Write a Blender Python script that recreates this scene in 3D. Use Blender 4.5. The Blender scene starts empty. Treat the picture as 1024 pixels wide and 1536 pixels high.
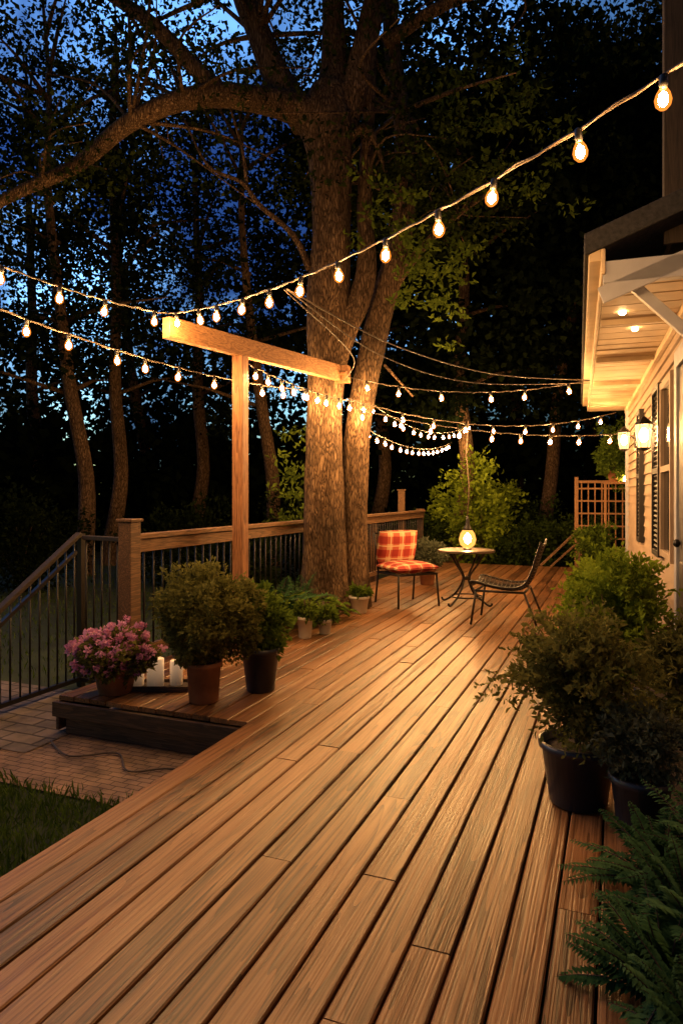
import bpy, math, random
import numpy as np
from mathutils import Vector, Matrix, noise
random.seed(7); rng=np.random.default_rng(7)
S=bpy.context.scene
COL=S.collection
YAW=math.radians(21.97)
CS,SN=math.cos(YAW),math.sin(YAW)

# ------------------------------------------------------------------ helpers
class MB:
    def __init__(s): s.v=[];s.f=[];s.m=[];s.t=[];s.o=[]; s.tone=.5; s.off=0.
    def add(s,vs,fs,mat=0):
        b=len(s.v); s.v.extend([tuple(p) for p in vs])
        for f in fs: s.f.append(tuple(b+i for i in f)); s.m.append(mat); s.t.append(s.tone); s.o.append(s.off)
    def box(s,c,d,mat=0,M=None):
        x,y,z=d[0]/2,d[1]/2,d[2]/2
        vs=[Vector((a*x,b*y,e*z)) for a in(-1,1) for b in(-1,1) for e in(-1,1)]
        if M is not None: vs=[M@p for p in vs]
        vs=[p+Vector(c) for p in vs]
        s.add(vs,[(0,1,3,2),(4,6,7,5),(0,4,5,1),(2,3,7,6),(0,2,6,4),(1,5,7,3)],mat)
    def beam(s,p0,p1,w,h,mat=0):
        p0=Vector(p0);p1=Vector(p1);d=p1-p0;L=d.length
        q=d.to_track_quat('Y','Z').to_matrix()
        s.box((p0+p1)/2,(w,L,h),mat,q)
    def tube(s,pts,rad,n=8,mat=0,cap=True,rough=0.,seed=0,fr=3.):
        pts=[Vector(p) for p in pts]
        if not hasattr(rad,'__len__'): rad=[rad]*len(pts)
        vs=[];N=len(pts);up=None
        for i,p in enumerate(pts):
            t=(pts[min(i+1,N-1)]-pts[max(i-1,0)])
            if t.length<1e-9:t=Vector((0,0,1))
            t.normalize()
            if up is None:
                up=Vector((1,0,0)) if abs(t.x)<.8 else Vector((0,1,0))
            a=(up-t*up.dot(t)).normalized(); up=a; b=t.cross(a)
            for k in range(n):
                an=2*math.pi*k/n; ca,sa=math.cos(an),math.sin(an)
                r=rad[i]
                if rough:
                    q=Vector((ca*fr+seed,sa*fr,(p.z)*.8)); q2=Vector((ca*fr*3+seed,sa*fr*3,(p.z)*2.5))
                    r*=1+rough*noise.noise(q)+rough*.6*noise.noise(q2)
                vs.append(p+a*ca*r+b*sa*r)
        fs=[]
        for i in range(N-1):
            for k in range(n):
                k2=(k+1)%n; fs.append((i*n+k,i*n+k2,(i+1)*n+k2,(i+1)*n+k))
        if cap: fs.append(tuple(range(n))[::-1]); fs.append(tuple((N-1)*n+k for k in range(n)))
        s.add(vs,fs,mat)
    def cyl(s,p0,p1,r0,r1=None,n=12,mat=0): s.tube([p0,p1],[r0,r0 if r1 is None else r1],n,mat)
    def lathe(s,prof,c=(0,0,0),n=28,mat=0,sx=1,sy=1):
        vs=[]
        for r,z in prof:
            for k in range(n):
                a=2*math.pi*k/n
                vs.append((c[0]+r*sx*math.cos(a),c[1]+r*sy*math.sin(a),c[2]+z))
        fs=[]
        for i in range(len(prof)-1):
            for k in range(n):
                k2=(k+1)%n; fs.append((i*n+k,i*n+k2,(i+1)*n+k2,(i+1)*n+k))
        fs.append(tuple(range(n))[::-1]); fs.append(tuple((len(prof)-1)*n+k for k in range(n)))
        s.add(vs,fs,mat)
    def build(s,name,mats,parent=None,loc=(0,0,0),rot=0.,smooth=False,bevel=0,attr=False):
        me=bpy.data.meshes.new(name); me.from_pydata(s.v,[],s.f); 
        if not isinstance(mats,(list,tuple)): mats=[mats]
        for m in mats: me.materials.append(m)
        me.polygons.foreach_set('material_index',s.m)
        if smooth: me.polygons.foreach_set('use_smooth',[True]*len(s.f))
        if attr:
            a=me.attributes.new('tone','FLOAT','FACE'); a.data.foreach_set('value',s.t)
            a=me.attributes.new('off','FLOAT','FACE'); a.data.foreach_set('value',s.o)
        me.update()
        o=bpy.data.objects.new(name,me); COL.objects.link(o)
        o.location=loc; o.rotation_euler=(0,0,rot)
        if parent: o.parent=parent
        if bevel:
            b=o.modifiers.new('bevel','BEVEL'); b.width=bevel; b.segments=2; b.limit_method='ANGLE'
        return o
def tag(o,label,cat,group=None,kind=None):
    if label:o['label']=label
    if cat:o['category']=cat
    if group:o['group']=group
    if kind:o['kind']=kind
    return o
def empty(name,loc,rot,label,cat,group=None):
    e=bpy.data.objects.new(name,None); COL.objects.link(e); e.location=loc; e.rotation_euler=(0,0,rot); e.empty_display_size=.2
    return tag(e,label,cat,group)
def spline(P,per=6):
    P=[Vector(p) for p in [tuple(q) for q in P]]
    out=[]
    for i in range(len(P)-1):
        p0=P[max(i-1,0)];p1=P[i];p2=P[i+1];p3=P[min(i+2,len(P)-1)]
        for j in range(per):
            t=j/per
            out.append(.5*((2*p1)+(p2-p0)*t+(2*p0-5*p1+4*p2-p3)*t*t+(3*p1-p0-3*p2+p3)*t**3))
    out.append(P[-1]); return out

# ------------------------------------------------------------------ materials
def mat(name):
    m=bpy.data.materials.new(name); m.use_nodes=True; nt=m.node_tree
    return m,nt,nt.nodes['Principled BSDF']
def N(nt,t,**k):
    n=nt.nodes.new(t)
    for a,b in k.items(): setattr(n,a,b)
    return n
def ramp(nt,stops):
    r=N(nt,'ShaderNodeValToRGB'); e=r.color_ramp.elements
    while len(e)<len(stops): e.new(.5)
    for i,(p,c) in enumerate(stops): e[i].position=p; e[i].color=(*c,1)
    return r
def simple(name,col,rough=.6,metal=0,var=.25,scale=8,bump=.1,stretch=(1,1,1),spec=.5):
    m,nt,b=mat(name); L=nt.links.new
    tc=N(nt,'ShaderNodeTexCoord'); mp=N(nt,'ShaderNodeMapping'); mp.inputs['Scale'].default_value=stretch
    L(tc.outputs['Object'],mp.inputs[0])
    n=N(nt,'ShaderNodeTexNoise'); n.inputs['Scale'].default_value=scale; n.inputs['Detail'].default_value=6
    L(mp.outputs[0],n.inputs['Vector'])
    r=ramp(nt,[(.25,tuple(c*(1-var) for c in col)),(.75,tuple(min(1,c*(1+var)) for c in col))])
    L(n.outputs['Fac'],r.inputs[0]); L(r.outputs[0],b.inputs['Base Color'])
    b.inputs['Roughness'].default_value=rough; b.inputs['Metallic'].default_value=metal
    b.inputs['Specular IOR Level'].default_value=spec
    if bump:
        bp=N(nt,'ShaderNodeBump'); bp.inputs['Strength'].default_value=bump; bp.inputs['Distance'].default_value=.01
        L(n.outputs['Fac'],bp.inputs['Height']); L(bp.outputs[0],b.inputs['Normal'])
    return m
def woodmat(name,dark,light,rough=.5,bump=.35,axis='y',mid=None,fine=.75,lo=.3,streak=.06,fs=140,tonek=.46):
    m,nt,b=mat(name); L=nt.links.new
    tc=N(nt,'ShaderNodeTexCoord')
    at=N(nt,'ShaderNodeAttribute',attribute_name='off'); tn=N(nt,'ShaderNodeAttribute',attribute_name='tone')
    sc=N(nt,'ShaderNodeVectorMath',operation='SCALE'); sc.inputs[0].default_value=(3.1,7.7,1.3)
    L(at.outputs['Fac'],sc.inputs['Scale'])
    ad=N(nt,'ShaderNodeVectorMath',operation='ADD'); L(tc.outputs['Object'],ad.inputs[0]); L(sc.outputs[0],ad.inputs[1])
    def mapping(f):
        ax={'x':(f,1,1),'y':(1,f,1),'z':(1,1,f)}[axis]
        mp=N(nt,'ShaderNodeMapping'); mp.inputs['Scale'].default_value=ax; L(ad.outputs[0],mp.inputs[0]); return mp.outputs[0]
    M1=mapping(.06); M2=mapping(streak)
    n1=N(nt,'ShaderNodeTexNoise'); n1.inputs['Scale'].default_value=6; n1.inputs['Detail'].default_value=2.5; n1.inputs['Distortion'].default_value=.5
    L(M1,n1.inputs['Vector'])
    mul=N(nt,'ShaderNodeMath',operation='MULTIPLY'); mul.inputs[1].default_value=17; L(n1.outputs['Fac'],mul.inputs[0])
    fr=N(nt,'ShaderNodeMath',operation='FRACT'); L(mul.outputs[0],fr.inputs[0])
    pw=N(nt,'ShaderNodeMath',operation='POWER'); pw.inputs[1].default_value=1.6; L(fr.outputs[0],pw.inputs[0])
    iv=N(nt,'ShaderNodeMath',operation='MULTIPLY_ADD'); iv.inputs[1].default_value=-.42; iv.inputs[2].default_value=.42; L(pw.outputs[0],iv.inputs[0])
    n2=N(nt,'ShaderNodeTexNoise'); n2.inputs['Scale'].default_value=fs; n2.inputs['Detail'].default_value=3; L(M2,n2.inputs['Vector'])
    st=N(nt,'ShaderNodeMapRange'); st.inputs[1].default_value=.36; st.inputs[2].default_value=.6; L(n2.outputs['Fac'],st.inputs[0])
    n3=N(nt,'ShaderNodeTexNoise'); n3.inputs['Scale'].default_value=1.6; n3.inputs['Detail'].default_value=6; L(tc.outputs['Object'],n3.inputs['Vector'])
    a1=N(nt,'ShaderNodeMath',operation='MULTIPLY_ADD'); a1.inputs[1].default_value=fine*.5; L(st.outputs[0],a1.inputs[0]); L(iv.outputs[0],a1.inputs[2])
    a3=N(nt,'ShaderNodeMath',operation='MULTIPLY_ADD'); a3.inputs[1].default_value=tonek; L(tn.outputs['Fac'],a3.inputs[0]); L(a1.outputs[0],a3.inputs[2])
    a4=N(nt,'ShaderNodeMath',operation='MULTIPLY_ADD'); a4.inputs[1].default_value=.6; L(n3.outputs['Fac'],a4.inputs[0]); L(a3.outputs[0],a4.inputs[2])
    sub=N(nt,'ShaderNodeMath',operation='SUBTRACT'); sub.inputs[1].default_value=.42; L(a4.outputs[0],sub.inputs[0])
    r=ramp(nt,[(lo,dark),(1.,light)]) if mid is None else ramp(nt,[(.2,dark),(.55,mid),(1.,light)])
    L(sub.outputs[0],r.inputs[0]); L(r.outputs[0],b.inputs['Base Color'])
    rr=N(nt,'ShaderNodeMapRange'); rr.inputs[3].default_value=rough-.1; rr.inputs[4].default_value=rough+.15; L(n3.outputs['Fac'],rr.inputs[0]); L(rr.outputs[0],b.inputs['Roughness'])
    bp=N(nt,'ShaderNodeBump'); bp.inputs['Strength'].default_value=bump; bp.inputs['Distance'].default_value=.004
    L(a1.outputs[0],bp.inputs['Height']); L(bp.outputs[0],b.inputs['Normal'])
    return m
def leafmat(name,c0,c1,trans=.35):
    m,nt,b=mat(name); L=nt.links.new; nt.nodes.remove(b)
    tn=N(nt,'ShaderNodeAttribute',attribute_name='tone')
    r=ramp(nt,[(0,c0),(1,c1)]); L(tn.outputs['Fac'],r.inputs[0])
    d=N(nt,'ShaderNodeBsdfDiffuse'); L(r.outputs[0],d.inputs[0])
    t=N(nt,'ShaderNodeBsdfTranslucent'); L(r.outputs[0],t.inputs[0])
    mx=N(nt,'ShaderNodeMixShader'); mx.inputs[0].default_value=trans
    L(d.outputs[0],mx.inputs[1]); L(t.outputs[0],mx.inputs[2]); L(mx.outputs[0],nt.nodes['Material Output'].inputs[0])
    return m
def emis(name,col,st):
    m,nt,b=mat(name); nt.nodes.remove(b); e=N(nt,'ShaderNodeEmission'); e.inputs[0].default_value=(*col,1); e.inputs[1].default_value=st
    nt.links.new(e.outputs[0],nt.nodes['Material Output'].inputs[0]); return m
def glowglass(name,col,st,fac):
    m,nt,b=mat(name); L=nt.links.new; nt.nodes.remove(b)
    e=N(nt,'ShaderNodeEmission'); e.inputs[0].default_value=(*col,1); e.inputs[1].default_value=st
    t=N(nt,'ShaderNodeBsdfTransparent')
    mx=N(nt,'ShaderNodeMixShader'); mx.inputs[0].default_value=fac; L(t.outputs[0],mx.inputs[1]); L(e.outputs[0],mx.inputs[2])
    L(mx.outputs[0],nt.nodes['Material Output'].inputs[0])
    m.cycles.emission_sampling='NONE'; return m
WARM=(1,.51,.165)
M_deck=woodmat('deck_wood',(.032,.012,.004),(.31,.150,.060),.36,.55,mid=(.165,.074,.027),fine=.75,streak=.012,fs=120,tonek=.55)
M_fascia=woodmat('fascia_wood',(.035,.02,.012),(.14,.075,.04),.6,.3,'x')
M_railw=woodmat('rail_wood',(.08,.042,.02),(.28,.15,.07),.6,.3,'y')
M_dark=woodmat('dark_handrail_wood',(.010,.007,.005),(.035,.021,.013),.7,.3,'y')
M_post=woodmat('post_wood',(.15,.06,.025),(.45,.21,.09),.6,.3,'z')
M_beam=woodmat('beam_wood',(.20,.09,.035),(.50,.26,.11),.6,.3,'y')
M_black=simple('black_metal',(.014,.012,.011),.4,.3,.2,20,.05)
M_cable=simple('cable_rubber',(.07,.05,.035),.6,0,.2,20,0)
M_cord=simple('pendant_cord_fabric',(.13,.09,.06),.7,0,.2,20,0)
M_socket=simple('socket_plastic',(.012,.011,.01),.4,0,.2,20,0)
M_fil=emis('filament_glow',WARM,2500)
M_bulb=glowglass('bulb_glass',(1,.25,.03),1.9,.6)
M_terra=simple('terracotta',(.28,.12,.055),.8,0,.35,9,.25)
M_blackpot=simple('dark_glazed_pot',(.02,.026,.045),.35,0,.4,6,.08)
M_white=simple('white_ceramic',(.6,.57,.5),.5,0,.12,9,.05)
M_soil=simple('soil',(.03,.02,.013),.95,0,.4,30,.6)
M_paint=simple('cream_paint',(.52,.40,.26),.6,0,.25,4,.2)
M_siding=simple('siding_paint',(.34,.25,.18),.65,0,.25,4,.2,(1,.2,1))
M_trim=simple('trim_paint',(.34,.35,.40),.5,0,.15,6,.08)
M_shingle=simple('roof_shingle',(.02,.02,.024),.9,0,.6,40,.6)
M_chim=woodmat('chimney_wood',(.012,.009,.008),(.05,.035,.027),.8,.3,'z')
M_glassdark=simple('window_glass',(.01,.012,.015),.08,0,.1,3,0)
M_shut=simple('shutter_paint',(.02,.018,.02),.5,0,.2,10,.05)
M_twig=simple('twig_bark',(.06,.04,.025),.9,0,.3,20,.3)
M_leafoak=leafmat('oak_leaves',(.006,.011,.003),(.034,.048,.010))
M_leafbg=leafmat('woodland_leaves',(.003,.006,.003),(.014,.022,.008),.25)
M_leafbush=leafmat('boxwood_leaves',(.045,.055,.014),(.24,.235,.07),.4)
M_leafgreen=leafmat('bright_leaves',(.04,.075,.012),(.18,.27,.04),.4)
M_leafspray=leafmat('oak_leaves_painted_lit',(.03,.05,.008),(.15,.21,.03),.4)  # brighter copy of the oak leaves, bulb light put into the colour
M_leafyel=leafmat('yellow_green_leaves',(.08,.13,.012),(.30,.40,.04),.4)
M_leafgrey=leafmat('grey_green_leaves',(.05,.07,.045),(.18,.2,.13))
M_fern=leafmat('fern_leaves',(.02,.065,.026),(.10,.2,.075))
M_grass=leafmat('grass_blades',(.03,.06,.01),(.11,.17,.025))
M_pink=leafmat('pink_petals',(.35,.08,.22),(.85,.5,.75),.3)
# bark
M_bark,nt,b=mat('oak_bark'); L=nt.links.new
tc=N(nt,'ShaderNodeTexCoord'); mp=N(nt,'ShaderNodeMapping'); mp.inputs['Scale'].default_value=(1,1,.2); L(tc.outputs['Object'],mp.inputs[0])
v=N(nt,'ShaderNodeTexVoronoi',feature='DISTANCE_TO_EDGE'); v.inputs['Scale'].default_value=42
n=N(nt,'ShaderNodeTexNoise'); n.inputs['Scale'].default_value=14; n.inputs['Detail'].default_value=8; L(mp.outputs[0],n.inputs['Vector'])
mxv=N(nt,'ShaderNodeMix',data_type='RGBA'); mxv.inputs[0].default_value=.10; L(mp.outputs[0],mxv.inputs[6]); L(n.outputs['Color'],mxv.inputs[7]); L(mxv.outputs[2],v.inputs['Vector'])
mm=N(nt,'ShaderNodeMath',operation='MULTIPLY'); mm.inputs[1].default_value=2.4; mm.use_clamp=True; L(v.outputs['Distance'],mm.inputs[0])
m2=N(nt,'ShaderNodeMath',operation='MULTIPLY_ADD'); m2.inputs[1].default_value=.5; L(n.outputs['Fac'],m2.inputs[0]); L(mm.outputs[0],m2.inputs[2])
nb=N(nt,'ShaderNodeTexNoise'); nb.inputs['Scale'].default_value=1.4; nb.inputs['Detail'].default_value=5; L(tc.outputs['Object'],nb.inputs['Vector'])
r=ramp(nt,[(.2,(.03,.018,.011)),(.55,(.14,.088,.052)),(1.,(.28,.19,.115))]); L(m2.outputs[0],r.inputs[0])
rb=ramp(nt,[(.3,(.5,.5,.5)),(.7,(1.15,1.1,1.05))]); L(nb.outputs['Fac'],rb.inputs[0])
mq=N(nt,'ShaderNodeMix',data_type='RGBA',blend_type='MULTIPLY'); mq.inputs[0].default_value=1; L(r.outputs[0],mq.inputs[6]); L(rb.outputs[0],mq.inputs[7]); L(mq.outputs[2],b.inputs['Base Color'])
b.inputs['Roughness'].default_value=.9; b.inputs['Specular IOR Level'].default_value=.2
bp=N(nt,'ShaderNodeBump'); bp.inputs['Strength'].default_value=.9; bp.inputs['Distance'].default_value=.02; L(m2.outputs[0],bp.inputs['Height']); L(bp.outputs[0],b.inputs['Normal'])
# plaid
M_plaid,nt,b=mat('plaid_fabric'); L=nt.links.new
tc=N(nt,'ShaderNodeTexCoord'); sx=N(nt,'ShaderNodeSeparateXYZ'); L(tc.outputs['UV'],sx.inputs[0])
def stripe(sock,f,w,ph=0):
    a=N(nt,'ShaderNodeMath',operation='MULTIPLY_ADD'); a.inputs[1].default_value=f; a.inputs[2].default_value=ph; L(sock,a.inputs[0])
    c=N(nt,'ShaderNodeMath',operation='FRACT'); L(a.outputs[0],c.inputs[0])
    d=N(nt,'ShaderNodeMath',operation='LESS_THAN'); d.inputs[1].default_value=w; L(c.outputs[0],d.inputs[0]); return d.outputs[0]
a=stripe(sx.outputs[0],2.6,.55); c=stripe(sx.outputs[1],2.6,.55); s1=N(nt,'ShaderNodeMath',operation='ADD'); L(a,s1.inputs[0]); L(c,s1.inputs[1])
hf=N(nt,'ShaderNodeMath',operation='MULTIPLY'); hf.inputs[1].default_value=.5; L(s1.outputs[0],hf.inputs[0])
r=ramp(nt,[(0,(.5,.36,.2)),(.5,(.42,.10,.055)),(1,(.28,.025,.018))]); r.color_ramp.interpolation='CONSTANT'
r.color_ramp.elements[1].position=.4; r.color_ramp.elements[2].position=.9
L(hf.outputs[0],r.inputs[0])
e1=stripe(sx.outputs[0],2.6,.07,.2);e2=stripe(sx.outputs[1],2.6,.07,.2); mxx=N(nt,'ShaderNodeMath',operation='MAXIMUM'); L(e1,mxx.inputs[0]);L(e2,mxx.inputs[1])
mc=N(nt,'ShaderNodeMix',data_type='RGBA'); L(mxx.outputs[0],mc.inputs[0]); L(r.outputs[0],mc.inputs[6]); mc.inputs[7].default_value=(.6,.48,.3,1)
L(mc.outputs[2],b.inputs['Base Color']); b.inputs['Roughness'].default_value=.9
# pavers
def paver(name,c1,c2,mort,sc):
    m,nt,b=mat(name); L=nt.links.new
    tc=N(nt,'ShaderNodeTexCoord'); br=N(nt,'ShaderNodeTexBrick'); br.inputs['Scale'].default_value=sc
    br.inputs['Color1'].default_value=(*c1,1); br.inputs['Color2'].default_value=(*c2,1); br.inputs['Mortar'].default_value=(*mort,1)
    br.inputs['Mortar Size'].default_value=.02; br.inputs['Mortar Smooth'].default_value=.6
    n=N(nt,'ShaderNodeTexNoise'); n.inputs['Scale'].default_value=5; n.inputs['Detail'].default_value=8; L(tc.outputs['Object'],n.inputs['Vector'])
    dm=N(nt,'ShaderNodeMix',data_type='RGBA'); dm.inputs[0].default_value=.03; L(tc.outputs['Object'],dm.inputs[6]); L(n.outputs['Color'],dm.inputs[7]); L(dm.outputs[2],br.inputs['Vector'])
    mx=N(nt,'ShaderNodeMix',data_type='RGBA',blend_type='MULTIPLY'); mx.inputs[0].default_value=.9
    rr=ramp(nt,[(.3,(.3,.28,.25)),(.7,(1.2,1.12,1.05))]); L(n.outputs['Fac'],rr.inputs[0])
    L(br.outputs['Color'],mx.inputs[6]); L(rr.outputs[0],mx.inputs[7]); L(mx.outputs[2],b.inputs['Base Color'])
    b.inputs['Roughness'].default_value=.8
    bp=N(nt,'ShaderNodeBump'); bp.inputs['Strength'].default_value=.8; bp.inputs['Distance'].default_value=.01; bp.invert=True
    ad=N(nt,'ShaderNodeMath',operation='SUBTRACT'); L(br.outputs['Fac'],ad.inputs[0]); L(n.outputs['Fac'],ad.inputs[1])
    L(ad.outputs[0],bp.inputs['Height']); L(bp.outputs[0],b.inputs['Normal']); return m
M_paver=paver('patio_pavers',(.32,.22,.14),(.24,.165,.11),(.08,.055,.038),5.)
M_slab=paver('grey_slabs',(.2,.17,.15),(.16,.14,.125),(.05,.045,.04),1.8)
M_ground=simple('lawn_ground',(.02,.034,.009),.95,0,.5,3,.5)

# ------------------------------------------------------------------ leaves
def quads(name,V,tone,m,parent=None,loc=(0,0,0),rot=0.,link=True):
    n=len(V)//4
    me=bpy.data.meshes.new(name); me.vertices.add(n*4); me.vertices.foreach_set('co',V.astype(np.float32).ravel())
    me.loops.add(n*4); me.loops.foreach_set('vertex_index',np.arange(n*4,dtype=np.int32))
    me.polygons.add(n); me.polygons.foreach_set('loop_start',np.arange(0,n*4,4,dtype=np.int32))
    me.materials.append(m); me.update(calc_edges=True)
    a=me.attributes.new('tone','FLOAT','FACE'); a.data.foreach_set('value',tone.astype(np.float32))
    if not link: return me
    o=bpy.data.objects.new(name,me); COL.objects.link(o); o.location=loc; o.rotation_euler=(0,0,rot)
    if parent:o.parent=parent
    return o
def unit(a): return a/np.maximum(np.linalg.norm(a,axis=-1,keepdims=True),1e-9)
def leafquads(C,D,size,asp=.5,jit=.35):
    n=len(C); D=unit(D); R=unit(rng.normal(size=(n,3))); W=unit(np.cross(D,R)); Nn=np.cross(D,W)
    s=size*(1+jit*(rng.random(n)*2-1))[:,None]
    p0=C; p2=C+D*s+Nn*s*.12; mid=C+D*s*.5-Nn*s*.1; p1=mid+W*s*asp*.5; p3=mid-W*s*asp*.5
    return np.stack([p0,p1,p2,p3],1).reshape(-1,3)
def ball(n,shell=0.):
    d=unit(rng.normal(size=(n,3))); r=rng.random(n)**(1/3) if shell==0 else 1-rng.random(n)**2*shell
    return d*r[:,None]
def clumps(CC,CR,per,size,asp=.5,flat=.7,out=.6):
    k=len(CC); C=np.repeat(CC,per,0); R=np.repeat(CR,per)[:,None]
    b=ball(k*per); b[:,2]*=flat
    P=C+b*R; D=b*out+rng.normal(size=b.shape)*.6; D[:,2]-=.15
    tone=np.clip(np.repeat(rng.random(k),per)*.5+rng.random(k*per)*.5,0,1)
    return leafquads(P,D,size,asp),tone

# ------------------------------------------------------------------ world
w=bpy.data.worlds.new('World'); S.world=w; w.use_nodes=True; nt=w.node_tree; L=nt.links.new
bg=nt.nodes['Background']; sky=N(nt,'ShaderNodeTexSky',sky_type='NISHITA'); sky.sun_disc=False
sky.sun_elevation=math.radians(3); sky.sun_rotation=math.radians(250); sky.altitude=100
mx=N(nt,'ShaderNodeMix',data_type='RGBA',blend_type='MULTIPLY'); mx.inputs[0].default_value=1; mx.inputs[7].default_value=(.22,.43,1,1)
tc=N(nt,'ShaderNodeTexCoord'); nz=N(nt,'ShaderNodeTexNoise'); nz.inputs['Scale'].default_value=4; nz.inputs['Detail'].default_value=5; L(tc.outputs['Generated'],nz.inputs['Vector'])
cr=ramp(nt,[(.45,(.13,.15,.22)),(.66,(3.0,2.8,2.2))]); L(nz.outputs['Fac'],cr.inputs[0])
mx2=N(nt,'ShaderNodeMix',data_type='RGBA',blend_type='MULTIPLY'); mx2.inputs[0].default_value=1
dp=N(nt,'ShaderNodeVectorMath',operation='DOT_PRODUCT'); dp.inputs[1].default_value=(-.70,.50,.51); L(tc.outputs['Generated'],dp.inputs[0])
mr=N(nt,'ShaderNodeMapRange'); mr.inputs[1].default_value=.6; mr.inputs[2].default_value=1; mr.inputs[3].default_value=.11; mr.inputs[4].default_value=1.3; L(dp.outputs['Value'],mr.inputs[0]); L(mr.outputs[0],bg.inputs[1])
L(sky.outputs[0],mx.inputs[6]); L(mx.outputs[2],mx2.inputs[6]); L(cr.outputs[0],mx2.inputs[7]); L(mx2.outputs[2],bg.inputs[0])

# ------------------------------------------------------------------ camera
cd=bpy.data.cameras.new('camera'); cam=bpy.data.objects.new('camera',cd); COL.objects.link(cam); S.camera=cam
cam.location=(0,0,1.4); cam.rotation_euler=(math.pi/2,0,YAW)
cd.sensor_fit='VERTICAL'; cd.sensor_height=36; cd.lens=24; cd.shift_y=-28/1536; cd.clip_end=500; cd.clip_start=.05
S.view_settings.view_transform='Standard'; S.view_settings.look='None'; S.view_settings.exposure=0

# ------------------------------------------------------------------ ground
GZ=-.27
m=MB(); m.add([(-150,-150,0),(150,-150,0),(150,150,0),(-150,150,0)],[(0,1,2,3)])
tag(m.build('ground',M_ground,loc=(0,0,GZ-.012)),'dark lawn and woodland floor around the deck','ground',kind='structure')
m=MB(); m.add([(-3.72,2.93,0),(-1.9,2.93,0),(-1.9,4.1,0),(-3.72,4.1,0)],[(0,1,2,3)])
tag(m.build('patio',M_paver,loc=(0,0,GZ)),'tan brick paver patio below the deck step','patio',kind='structure')
m=MB(); m.add([(-6.5,3.3,0),(-3.52,3.3,0),(-3.52,4.5,0),(-6.5,4.5,0)],[(0,1,2,3)])
tag(m.build('path',M_slab,loc=(0,0,GZ+.006)),'grey stone slab path beside the railing','path',kind='structure')
m=MB(); m.box((.55,5.5,GZ/2-.03),(.9,13,.27-.04))
tag(m.build('planting_bed',M_soil),'dark soil planting strip along the house','planting bed',kind='structure')
n=26000
gx=rng.uniform(-6.5,-2.12,n); gy=rng.uniform(.9,2.95,n)+rng.normal(size=n)*.04
n2=14000; gx=np.r_[gx,rng.uniform(-12,-4.4,n2)]; gy=np.r_[gy,rng.uniform(4.6,13,n2)]; n+=n2
C=np.stack([gx,gy,np.full(n,GZ-.012)],1); D=rng.normal(size=(n,3))*.35; D[:,2]=1
V=leafquads(C,D,.06,.14,.5)
tag(quads('grass',V,rng.random(n),M_grass),'short dark green lawn grass beside the deck','grass',kind='stuff')

# ------------------------------------------------------------------ deck
deck=empty('deck',(0,0,0),0,'long weathered brown wooden plank deck at night','deck'); deck['kind']='structure'
m=MB(); bw=.1265; gap=.0095
def board(m,x0,x1,y0,y1,top):
    m.tone=random.random(); m.off=random.random()*10
    c=.005; a=[(x0,-.03),(x0,-c),(x0+c,0),(x1-c,0),(x1,-c),(x1,-.03)]
    top+=random.uniform(-.002,.002); t2=top+random.uniform(-.0012,.0012)
    vs=[(x,y0,top+z) for x,z in a]+[(x,y1,t2+z) for x,z in a]
    m.add(vs,[(i,i+1,i+7,i+6)[::-1] for i in range(5)]+[tuple(range(6)),tuple(range(11,5,-1))])
x=-2.09; DEND=13.6
xs=[]
while x+bw<.14: xs.append((x,x+bw,-.6)); x+=bw+gap
XR=x
x=-2.09-gap
while x-bw>-3.60: xs.append((x-bw,x,3.66)); x-=bw+gap
XL=x
for x0,x1,ys in xs:
    y=ys; first=True
    while y<DEND-.01:
        l=random.uniform(1.0,4.2) if first else random.choice([1.8,2.4,3.0,3.6])+random.uniform(-.2,.2)
        first=False; e=min(y+l,DEND)
        if DEND-e<.5:e=DEND
        board(m,x0,x1,y,e-.006 if e<DEND else e,0); y=e
m.build('deck_boards',M_deck,deck,attr=True)
m=MB()
def fb(c,d):
    m.tone=random.random()*.5; m.off=random.random()*10; m.box(c,d)
fb((-2.105,1.5,-.14),(.028,4.24,.20)); 
fb(((XL-2.09)/2,3.63,-.085),(abs(XL+2.09)+.02,.03,.10))
fb(((XL-2.09)/2+.02,3.70,-.19),(abs(XL+2.09)-.05,.03,.15))
fb((XL-.005,(3.66+DEND)/2,-.14),(.028,DEND-3.66,.2))
fb((XR+.02,(DEND-.6)/2,-.13),(.03,DEND+.6,.18))
fb(((XL+XR)/2,DEND+.02,-.14),(XR-XL,.03,.2))
m.build('deck_fascia',M_fascia,deck,attr=True,bevel=.003)

# ------------------------------------------------------------------ railing
FX=-3.66
rail=empty('deck_railing',(FX,0,0),0,'wooden railing with black metal balusters along the deck','railing')
def part(m,name,mt,par,**k): return m.build(name,mt,par,**k)
ry0,ry1=4.55,13.5
m=MB(); m.off=1; m.box((0,(ry0+7.9)/2,1.045),(.10,7.9-ry0,.04)); m.off=5; m.box((0,(7.9+ry1)/2,1.045),(.10,ry1-7.9-.004,.04)); part(m,'top_rail',M_railw,rail,bevel=.004,attr=True)
m=MB(); m.off=2; m.box((0,(ry0+ry1)/2,.965),(.045,ry1-ry0,.10)); part(m,'upper_board',M_railw,rail,bevel=.003,attr=True)
m=MB(); m.off=2; m.box((0,(ry0+ry1)/2,.10),(.045,ry1-ry0,.07)); part(m,'lower_rail',M_railw,rail,bevel=.003,attr=True)
def post(par,p,h,wd=.105,z0=-.27,name='post'):
    m=MB(); m.off=random.random()*10; m.tone=random.random()*.5; m.box((p[0],p[1],(h+z0)/2),(wd,wd,h-z0)); m.box((p[0],p[1],h+.012),(wd+.03,wd+.03,.024))
    return part(m,name,M_railw,par,bevel=.005,attr=True)
post(rail,(0,ry0-.06),1.17,.125)
for y,h in((8.6,1.0),(10.6,1.0),(12.2,1.45),(13.5,1.06)): post(rail,(-.06,y),h)
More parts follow.
